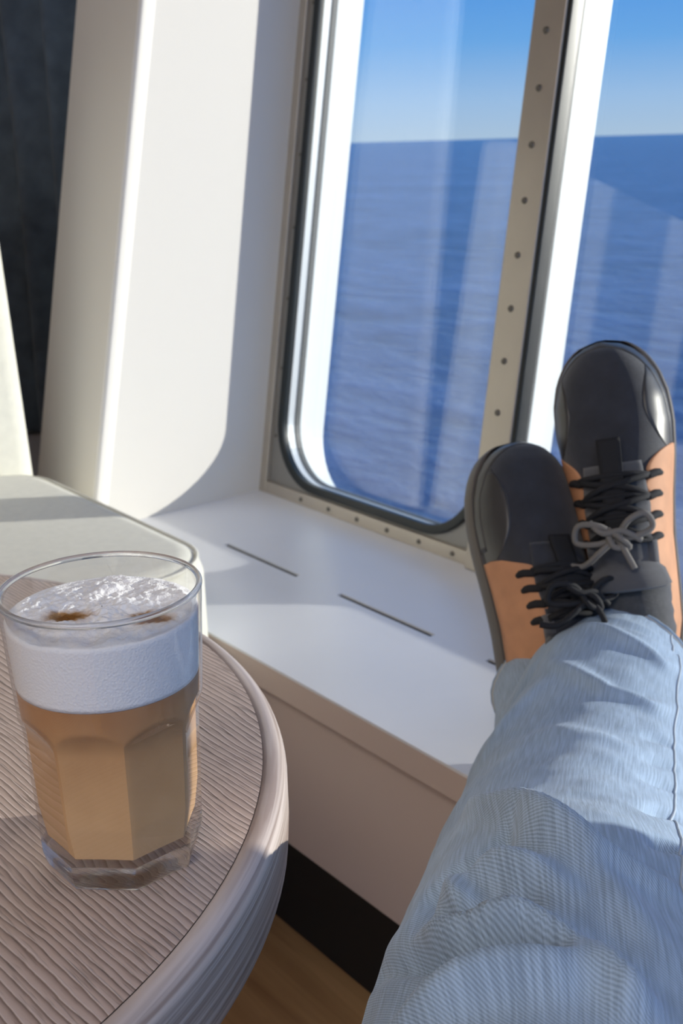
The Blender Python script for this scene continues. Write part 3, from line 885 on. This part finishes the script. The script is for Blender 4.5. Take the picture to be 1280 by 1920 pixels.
LEG_UP = [(-0.5400, 0.7360, 0.4370, 0.0560), (-0.5290, 0.7100, 0.4290, 0.0660), (-0.5104, 0.6754, 0.4196, 0.0765), (-0.4534, 0.5804, 0.4076, 0.0845),
          (-0.3928, 0.4932, 0.4150, 0.0885), (-0.3377, 0.4218, 0.4330, 0.0910), (-0.2678, 0.3428, 0.4580, 0.0985), (-0.1909, 0.2570, 0.4650, 0.108), (-0.02, 0.05, 0.47, 0.112)]
LEG_LO = [(-0.5900, 0.6920, 0.4000, 0.046), (-0.5646, 0.6748, 0.4034, 0.052), (-0.5242, 0.6416, 0.4020, 0.062), (-0.4700, 0.5900, 0.400, 0.072), (-0.40, 0.50, 0.395, 0.080), (-0.33, 0.40, 0.41, 0.085), (-0.17, 0.19, 0.45, 0.095), (-0.06, 0.02, 0.46, 0.10)]

def build_leg(keys, folds, seed, name, label=None):
    leg = Leg(keys)
    n = leg.n
    rows = []
    uvs = []
    for i in range(len(leg.c)):
        ring = []
        for j in range(n):
            th = 2 * PI * j / n
            p = leg.base(i, th); nn = leg.nrm(i, th)
            d = 0.0035 * noise.fractal(V((p.x * 14 + seed, p.y * 14, p.z * 14)), 1.0, 2.0, 3)
            s = leg.s[i]
            for poly, amp, sig, lo, hi_ in folds:
                if s < lo or s > hi_: continue
                best = 9; bt = 0; L = len(poly) - 1
                for q in range(L):
                    (as_, at_), (bs_, bt_) = poly[q], poly[q + 1]
                    dth = (th - at_ + PI) % (2 * PI) - PI
                    dd, tt = seg_dist(s, dth * leg.r[i], as_, 0.0, bs_, ((bt_ - at_ + PI) % (2 * PI) - PI) * leg.r[i])
                    if dd < best: best = dd; bt = (q + tt) / L
                if best < sig * 4:
                    taper = math.sin(PI * min(1, max(0, 0.08 + bt * 0.84)))
                    d += amp * taper * math.exp(-(best / sig) ** 2)
            p = p - leg.fr[i][0] * (0.013 * math.sin(th) * math.exp(-leg.s[i] / 0.05))
            # hem puckers near the cuff
            if s < 0.02: d += 0.0002 * math.sin(th * 31 + seed)
            ring.append(p + nn * d - PO)
        rows.append(ring)
    b = MB(); b.grid(rows, wrap=True)
    # inner turn of the cuff
    inner = [[p + (leg.c[0] - PO - p) * 0.05 for p in rows[0]], [p + (leg.c[0] - PO - p) * 0.06 + leg.fr[0][0] * 0.05 for p in rows[0]]]
    b.grid([inner[1], inner[0], rows[0]], wrap=True)
    o = b.build(name, M_DENIM, person, smooth=True, clean=False)
    me = o.data
    ul = me.uv_layers.new(name='UVMap')
    nl = len(rows)
    for poly in me.polygons:
        idx = [me.loops[k].vertex_index for k in poly.loop_indices]
        wrapq = any(v % n == n - 1 for v in idx) and any(v % n == 0 for v in idx)
        for k, v in zip(poly.loop_indices, idx):
            i, j = divmod(v, n)
            vv = j / n
            if wrapq and j == 0: vv = 1.0
            ul.data[k].uv = (leg.s[i] if i < nl else 0.0, vv)
    if label: o['label'] = label
    # hem: two rows of thread and the folded edge
    for k, name2, rad, m_ in ((0, 'hem_edge', 0.0017, M_DENIM), (4, 'hem_stitching', 0.0005, M_STITCH)):
        b = MB(); b.tube([rows[k][j] + leg.nrm(k, 2 * PI * j / n) * 0.0004 for j in range(n)], rad, 8, closed=True)
        h = b.build(name2, m_, o, smooth=True)
        if m_ is M_DENIM: h.data.uv_layers.new(name='UVMap')
    return o, leg, rows

leg_up, LU, rows_up = build_leg(LEG_UP, FOLDS, 1.0, 'trouser_leg')
leg_lo, LL, rows_lo = build_leg(LEG_LO, [], 5.0, 'trouser_leg')
# outseam ridge of the upper leg
SEAM_TH = -0.72
b = MB(); pts = []
SEAM_TAB = [(0.0, -0.69), (0.14, -0.677), (0.20, -0.647), (0.295, -0.668), (0.426, -0.556), (0.49, -0.427), (0.8, -0.3)]
for i in range(2, len(LU.c) - 60):
    th_ = interp(SEAM_TAB, LU.s[i]) % (2 * PI)
    jf = th_ / (2 * PI) * LU.n; j0 = int(jf) % LU.n; j1 = (j0 + 1) % LU.n
    pts.append(rows_up[i][j0].lerp(rows_up[i][j1], jf - int(jf)) + LU.nrm(i, th_) * 0.0003)
b.tube(pts, 0.0008, 6)
b.build('outseam', M_SEAMTHREAD, leg_up, smooth=True)

# ---- shoes
M_KNIT = mat('black_mesh_fabric', (0.022, 0.024, 0.032), 0.75, var=0.25, vscale=60, bump=0.6, bscale=1500, sheen=0.3)
M_TAN = mat('tan_nubuck', (0.60, 0.29, 0.145), 0.7, var=0.10, vscale=40, bump=0.2, bscale=800)
M_RAND = mat('grey_rubber_rand', (0.050, 0.048, 0.046), 0.38)
M_SOLE = mat('dark_rubber_sole', (0.10, 0.085, 0.07), 0.5)
M_LACE = mat('black_lace', (0.012, 0.012, 0.014), 0.8, bump=0.5, bscale=2500)
M_LACE_LIT = mat('highlit_lace', (0.20, 0.185, 0.165), 0.85, bump=0.5, bscale=2500)  # lighter copy of the black lace, highlights put into its colour
M_COLLAR = mat('grey_collar_mesh', (0.10, 0.10, 0.105), 0.85, bump=0.8, bscale=1800, sheen=0.3)
M_SOCK = mat('charcoal_sock', (0.060, 0.060, 0.062), 0.95, var=0.2, vscale=200, bump=0.7, bscale=1400, sheen=0.4)

SW = [(0, 0.0), (0.008, 0.012), (0.03, 0.0225), (0.07, 0.030), (0.13, 0.0345), (0.25, 0.0365), (0.4, 0.0385), (0.52, 0.0435), (0.64, 0.0500), (0.74, 0.0530), (0.82, 0.0515), (0.89, 0.0455), (0.94, 0.0365), (0.97, 0.0275), (0.988, 0.0175), (1, 0.0)]
SW = [(a, w * 0.94) for a, w in SW]
SH = [(0, 0.050), (0.08, 0.070), (0.2, 0.080), (0.32, 0.088), (0.42, 0.086), (0.52, 0.074), (0.62, 0.062), (0.74, 0.053), (0.84, 0.047), (0.92, 0.040), (0.97, 0.030), (1, 0.016)]
SLEN = 0.295; SBASE = 0.018
def s_off(t): return 0.004 * math.sin(PI * min(1, t * 1.1))
def spt(t, a, off=0.0):
    w = interp(SW, t); h = interp(SH, t)
    ca, sa = math.cos(a), math.sin(a)
    pe = 0.62 + 0.2 * (1 - min(1, abs(t - 0.75) * 3))
    x = w * math.copysign(abs(ca) ** 0.75, ca); z = SBASE + h * max(0, sa) ** 0.85
    p = V((x, t * SLEN, z))
    if off:
        e = 0.01
        # normal by finite difference
        t0, t1 = max(0.002, t - 0.01), min(0.998, t + 0.01)
        a0, a1 = max(0.0, a - 0.05), min(PI, a + 0.05)
        dt = spt(t1, a) - spt(t0, a); da = spt(t, a1) - spt(t, a0)
        nn = da.cross(dt)
        if nn.length > 1e-12:
            nn.normalize()
            if nn.dot(V((math.cos(a), 0, math.sin(a) + 0.05))) < 0: nn = -nn
            p = p + nn * off
    return p

def patch(ts, a0f, a1f, off, na=10):
    rows = []
    for t in ts:
        a0, a1 = a0f(t), a1f(t)
        rows.append([spt(t, a0 + (a1 - a0) * k / na, off) for k in range(na + 1)])
    return rows
def lin(a, b_, n): return [a + (b_ - a) * i / n for i in range(n + 1)]
D = math.radians

def make_shoe(P_heel, P_toe, phi, flip, lit_laces, label):
    root = empty('shoe')
    root.parent = person
    yv = (P_toe - P_heel).normalized()
    zv = (-CF - yv * (-CF).dot(yv)).normalized()
    xv = yv.cross(zv)
    zr = zv * math.cos(phi) + xv * math.sin(phi)
    xr = yv.cross(zr)
    M4 = Matrix.Identity(4)
    for i in range(3):
        k_ = (P_toe - P_heel).length / SLEN
        M4[i][0] = xr[i] * k_; M4[i][1] = yv[i] * k_; M4[i][2] = zr[i] * k_; M4[i][3] = P_heel[i] - PO[i]
    root.matrix_local = M4
    root['label'] = label
    # upper: closed vamp with the ankle opening left free
    ts = [0.5 - 0.5 * math.cos(PI * i / 60) for i in range(61)]
    NA = 48
    b = MB()
    rows = [[spt(max(0.0005, min(0.9995, t)), PI * k / NA) for k in range(NA + 1)] for t in ts]
    n = NA + 1
    vs = [p for r_ in rows for p in r_]
    fs = []
    for i in range(60):
        for k in range(NA):
            tm = (ts[i] + ts[i + 1]) / 2; am = math.degrees(PI * (k + 0.5) / NA)
            if tm < 0.40 and 58 < am < 122 and tm > 0.035: continue
            fs.append((i * n + k, i * n + k + 1, (i + 1) * n + k + 1, (i + 1) * n + k))
    b.add(vs, fs)
    b.build('upper', M_KNIT, root, smooth=True, solid=0.003)
    # sole with welt
    b = MB()
    out = []
    tsn = [0.5 - 0.5 * math.cos(PI * i / 40) for i in range(41)]
    for t in tsn: out.append((interp(SW, t) + 0.004, t))
    def ring(scale, z, grow=0.0):
        R_ = [V(((w + grow) * scale, -0.004 + t * (SLEN + 0.008), z)) for w, t in out]
        L_ = [V((-(w + grow) * scale, -0.004 + t * (SLEN + 0.008), z)) for w, t in reversed(out)]
        return R_ + L_
    b.grid([ring(0.02, 0.0), ring(0.9, 0.0), ring(0.985, 0.002), ring(1.0, 0.006), ring(1.0, 0.016, 0.0005), ring(0.985, 0.021), ring(0.90, 0.0215)], wrap=True)
    b.build('sole', M_SOLE, root, smooth=True, sangle=D(60))
    # rubber rand around the toe
    zz = 0.020
    def alim(t):
        h = interp(SH, t); zl = 0.016 + 0.012 * max(0, (t - 0.8) / 0.2)
        return PI / 2 if zl >= h else math.asin(min(1, (zl / h) ** (1 / 0.85)))
    b = MB(); tr = [0.64 + 0.358 * math.sin(PI / 2 * i / 26) for i in range(27)]
    b.grid(patch(tr, lambda t: 0.001, alim, 0.0012, 6)); b.grid(patch(tr, lambda t: PI - 0.001, lambda t: PI - alim(t), 0.0012, 6))
    b.build('toe_rand', M_RAND, root, smooth=True, solid=0.0016)
    # grey overlays on the sides of the toe box
    for sgn in (1, -1):
        b = MB()
        def f1(t): return D(50) * math.sin(PI * min(1, max(0, (t - (0.585 if flip else 0.64)) / (0.355 if flip else 0.30)))) ** 0.6 * (1 if True else 0) + D(6)
        fa = (lambda t: D(4)) if sgn > 0 else (lambda t: PI - D(4))
        fb = f1 if sgn > 0 else (lambda t: PI - f1(t))
        b.grid(patch(lin(0.59 if flip else 0.645, 0.935, 18), fa, fb, 0.0011, 8))
        b.build('toe_overlay', M_RAND, root, smooth=True, solid=0.0012)
    # tan quarter panels with scalloped eyelet edge
    TE = 0.605 if flip else 0.668
    for sgn in (1, -1):
        def hi(t):
            base = 60 - 18 * max(0, (0.36 - t) / 0.36)
            if t > TE - 0.073: base *= max(0.05, 1 - ((t - TE + 0.073) / 0.075) ** 2) ** 0.5
            if 0.36 < t < 0.60: base += 4.0 * math.sin((t - 0.36) / 0.06 * 2 * PI)
            return D(max(base, 6))
        b = MB(); tp = lin(0.05, TE, 72)
        if sgn > 0: b.grid(patch(tp, lambda t: D(3), hi, 0.0018, 12))
        else: b.grid(patch(tp, lambda t: PI - D(3), lambda t: PI - hi(t), 0.0018, 12))
        q = b.build('quarter_panel', M_TAN, root, smooth=True, solid=0.0022)
        # dark lace loops through slits
        for t in ((0.385, 0.435, 0.485, 0.535) if flip else (0.405, 0.465, 0.525, 0.585)):
            b = MB()
            aa = lin(D(40), D(62), 5)
            b.tube([spt(t + 0.004 * math.sin(k), (a if sgn > 0 else PI - a), 0.0035) for k, a in enumerate(aa)], [0.0022, 0.0034, 0.0036, 0.0036, 0.0034, 0.003], 8)
            b.build('eyelet_loop', M_LACE, root, smooth=True)
    # tongue
    b = MB()
    rows = patch(lin(0.34, 0.63, 20), lambda t: D(56 + 10 * max(0, (t - 0.5) / 0.13)), lambda t: PI - D(56 + 10 * max(0, (t - 0.5) / 0.13)), 0.0005, 14)
    lip = []
    for k in range(15):
        a = D(50 + 80 * k / 14)
        p = spt(0.335, a, 0.008); lip.append(p + V((0, -0.006, 0.010)))
    lip2 = [p + V((0, -0.012, 0.008)) + V((p.x * 0.12, 0, 0)) for p in lip]
    b.grid([lip2, lip] + rows)
    b.build('tongue', M_COLLAR if lit_laces else M_KNIT, root, smooth=True, solid=0.005)
    # padded collar
    pts = []
    for t in lin(0.40, 0.05, 16): pts.append(spt(t, D(57), 0.001))
    for k in range(1, 8): pts.append(spt(0.035 - 0.012 * math.sin(PI * k / 8), D(57 + 66 * k / 8), 0.001))
    for t in lin(0.05, 0.40, 16): pts.append(spt(t, PI - D(57), 0.001))
    b = MB(); b.tube(pts, 0.0062, 12)
    b.build('collar', M_COLLAR, root, smooth=True)
    # heel tab and centre strap
    b = MB(); b.grid(patch(lin(0.40 if flip else 0.43, 0.64 if flip else 0.70, 20), lambda t: D(83.5), lambda t: D(96.5), 0.009, 4))
    b.build('centre_strap', M_LACE, root, smooth=True, solid=0.003)
    # laces: criss-cross
    et = [0.385, 0.435, 0.485, 0.535] if flip else [0.405, 0.465, 0.525, 0.585]
    def bridge(t0, a0, t1, a1, lift=0.007):
        return [spt(t0 + (t1 - t0) * u, D(a0 + (a1 - a0) * u), 0.003 + lift * math.sin(PI * u) ** 0.7) for u in lin(0, 1, 14)]
    for q in range(4):
        b = MB(); b.tube(bridge(et[q], 58, et[q] + 0.006, 122, 0.006), 0.0027, 8); b.build('lace', M_LACE, root, smooth=True)
        if q < 3:
            b = MB(); b.tube(bridge(et[q], 60, et[q + 1], 120, 0.0085), 0.0027, 8); b.build('lace', M_LACE, root, smooth=True)
            b = MB(); b.tube(bridge(et[q + 1], 60, et[q], 120, 0.010), 0.0027, 8); b.build('lace', M_LACE, root, smooth=True)
    # bow
    c = spt(0.415, PI / 2, 0.016)
    rnd = random.Random(3 if flip else 8)
    bow_m = M_LACE_LIT if lit_laces else M_LACE
    loops = [[(0, 0, 0), (0.012, 0.014, 0.005), (0.026, 0.018, 0.003), (0.030, 0.006, 0.0), (0.016, 0.0, 0.004), (0, 0, 0.002)],
             [(0, 0, 0), (-0.012, 0.012, 0.006), (-0.030, 0.014, 0.002), (-0.034, 0.0, -0.002), (-0.016, -0.003, 0.004), (0, 0, 0.002)],
             [(0, 0, 0.003), (0.006, -0.010, 0.010), (0.012, -0.026, 0.010)],
             [(0, 0, 0.003), (-0.012, -0.008, 0.008), (-0.030, -0.020, 0.001), (-0.044, -0.018, -0.004)],
             [(0.02, -0.004, 0.002), (0.006, 0.006, 0.008), (-0.01, 0.006, 0.008), (-0.02, 0.016, 0.003)],
             [(-0.006, 0.008, 0.004), (0.004, 0.001, 0.011), (0.010, -0.008, 0.006), (-0.002, -0.006, 0.010), (-0.006, 0.004, 0.006)]]
    for lp in loops:
        P = crom([tuple(c + V(q)) for q in lp], 6)
        b = MB(); b.tube(P, 0.0027, 8); b.build('lace_bow', bow_m, root, smooth=True)
    # pull tab thread on the collar
    return root, M4

shoe_r, MR = make_shoe(V((-0.5733, 0.8081, 0.4047)), V((-0.6603, 0.8322, 0.6775)), D(-20), False, True, 'upright shoe on the right with knotted black laces lightened as if sunlit')
shoe_l, ML = make_shoe(V((-0.588, 0.6823, 0.346)), V((-0.7112, 0.7596, 0.5812)), D(17), True, False, 'lower shoe on the left, leaning outwards with black laces')
#SHOEPOS

def sock(M4, leg, yc):
    pts = []
    m3 = M4
    inside = m3 @ V((0, yc + 0.012, 0.045)); mid = m3 @ V((0, yc + 0.004, 0.085))
    q0 = leg.c[0] - PO; q1 = leg.c[14] - PO
    K = [tuple(inside) + (0.031,), tuple(mid) + (0.0335,), tuple(mid.lerp(q0, 0.6)) + (0.037,), tuple(q0) + (0.040,), tuple(q1) + (0.042,)]
    P = crom(K, 8)
    b = MB(); b.tube([p[:3] for p in P], [p[3] * (1 + 0.02 * math.sin(i * 1.9)) for i, p in enumerate(P)], 40)
    return b.build('sock', M_SOCK, person, smooth=True)
sock(MR, LU, 0.066); sock(ML, LL, 0.066)
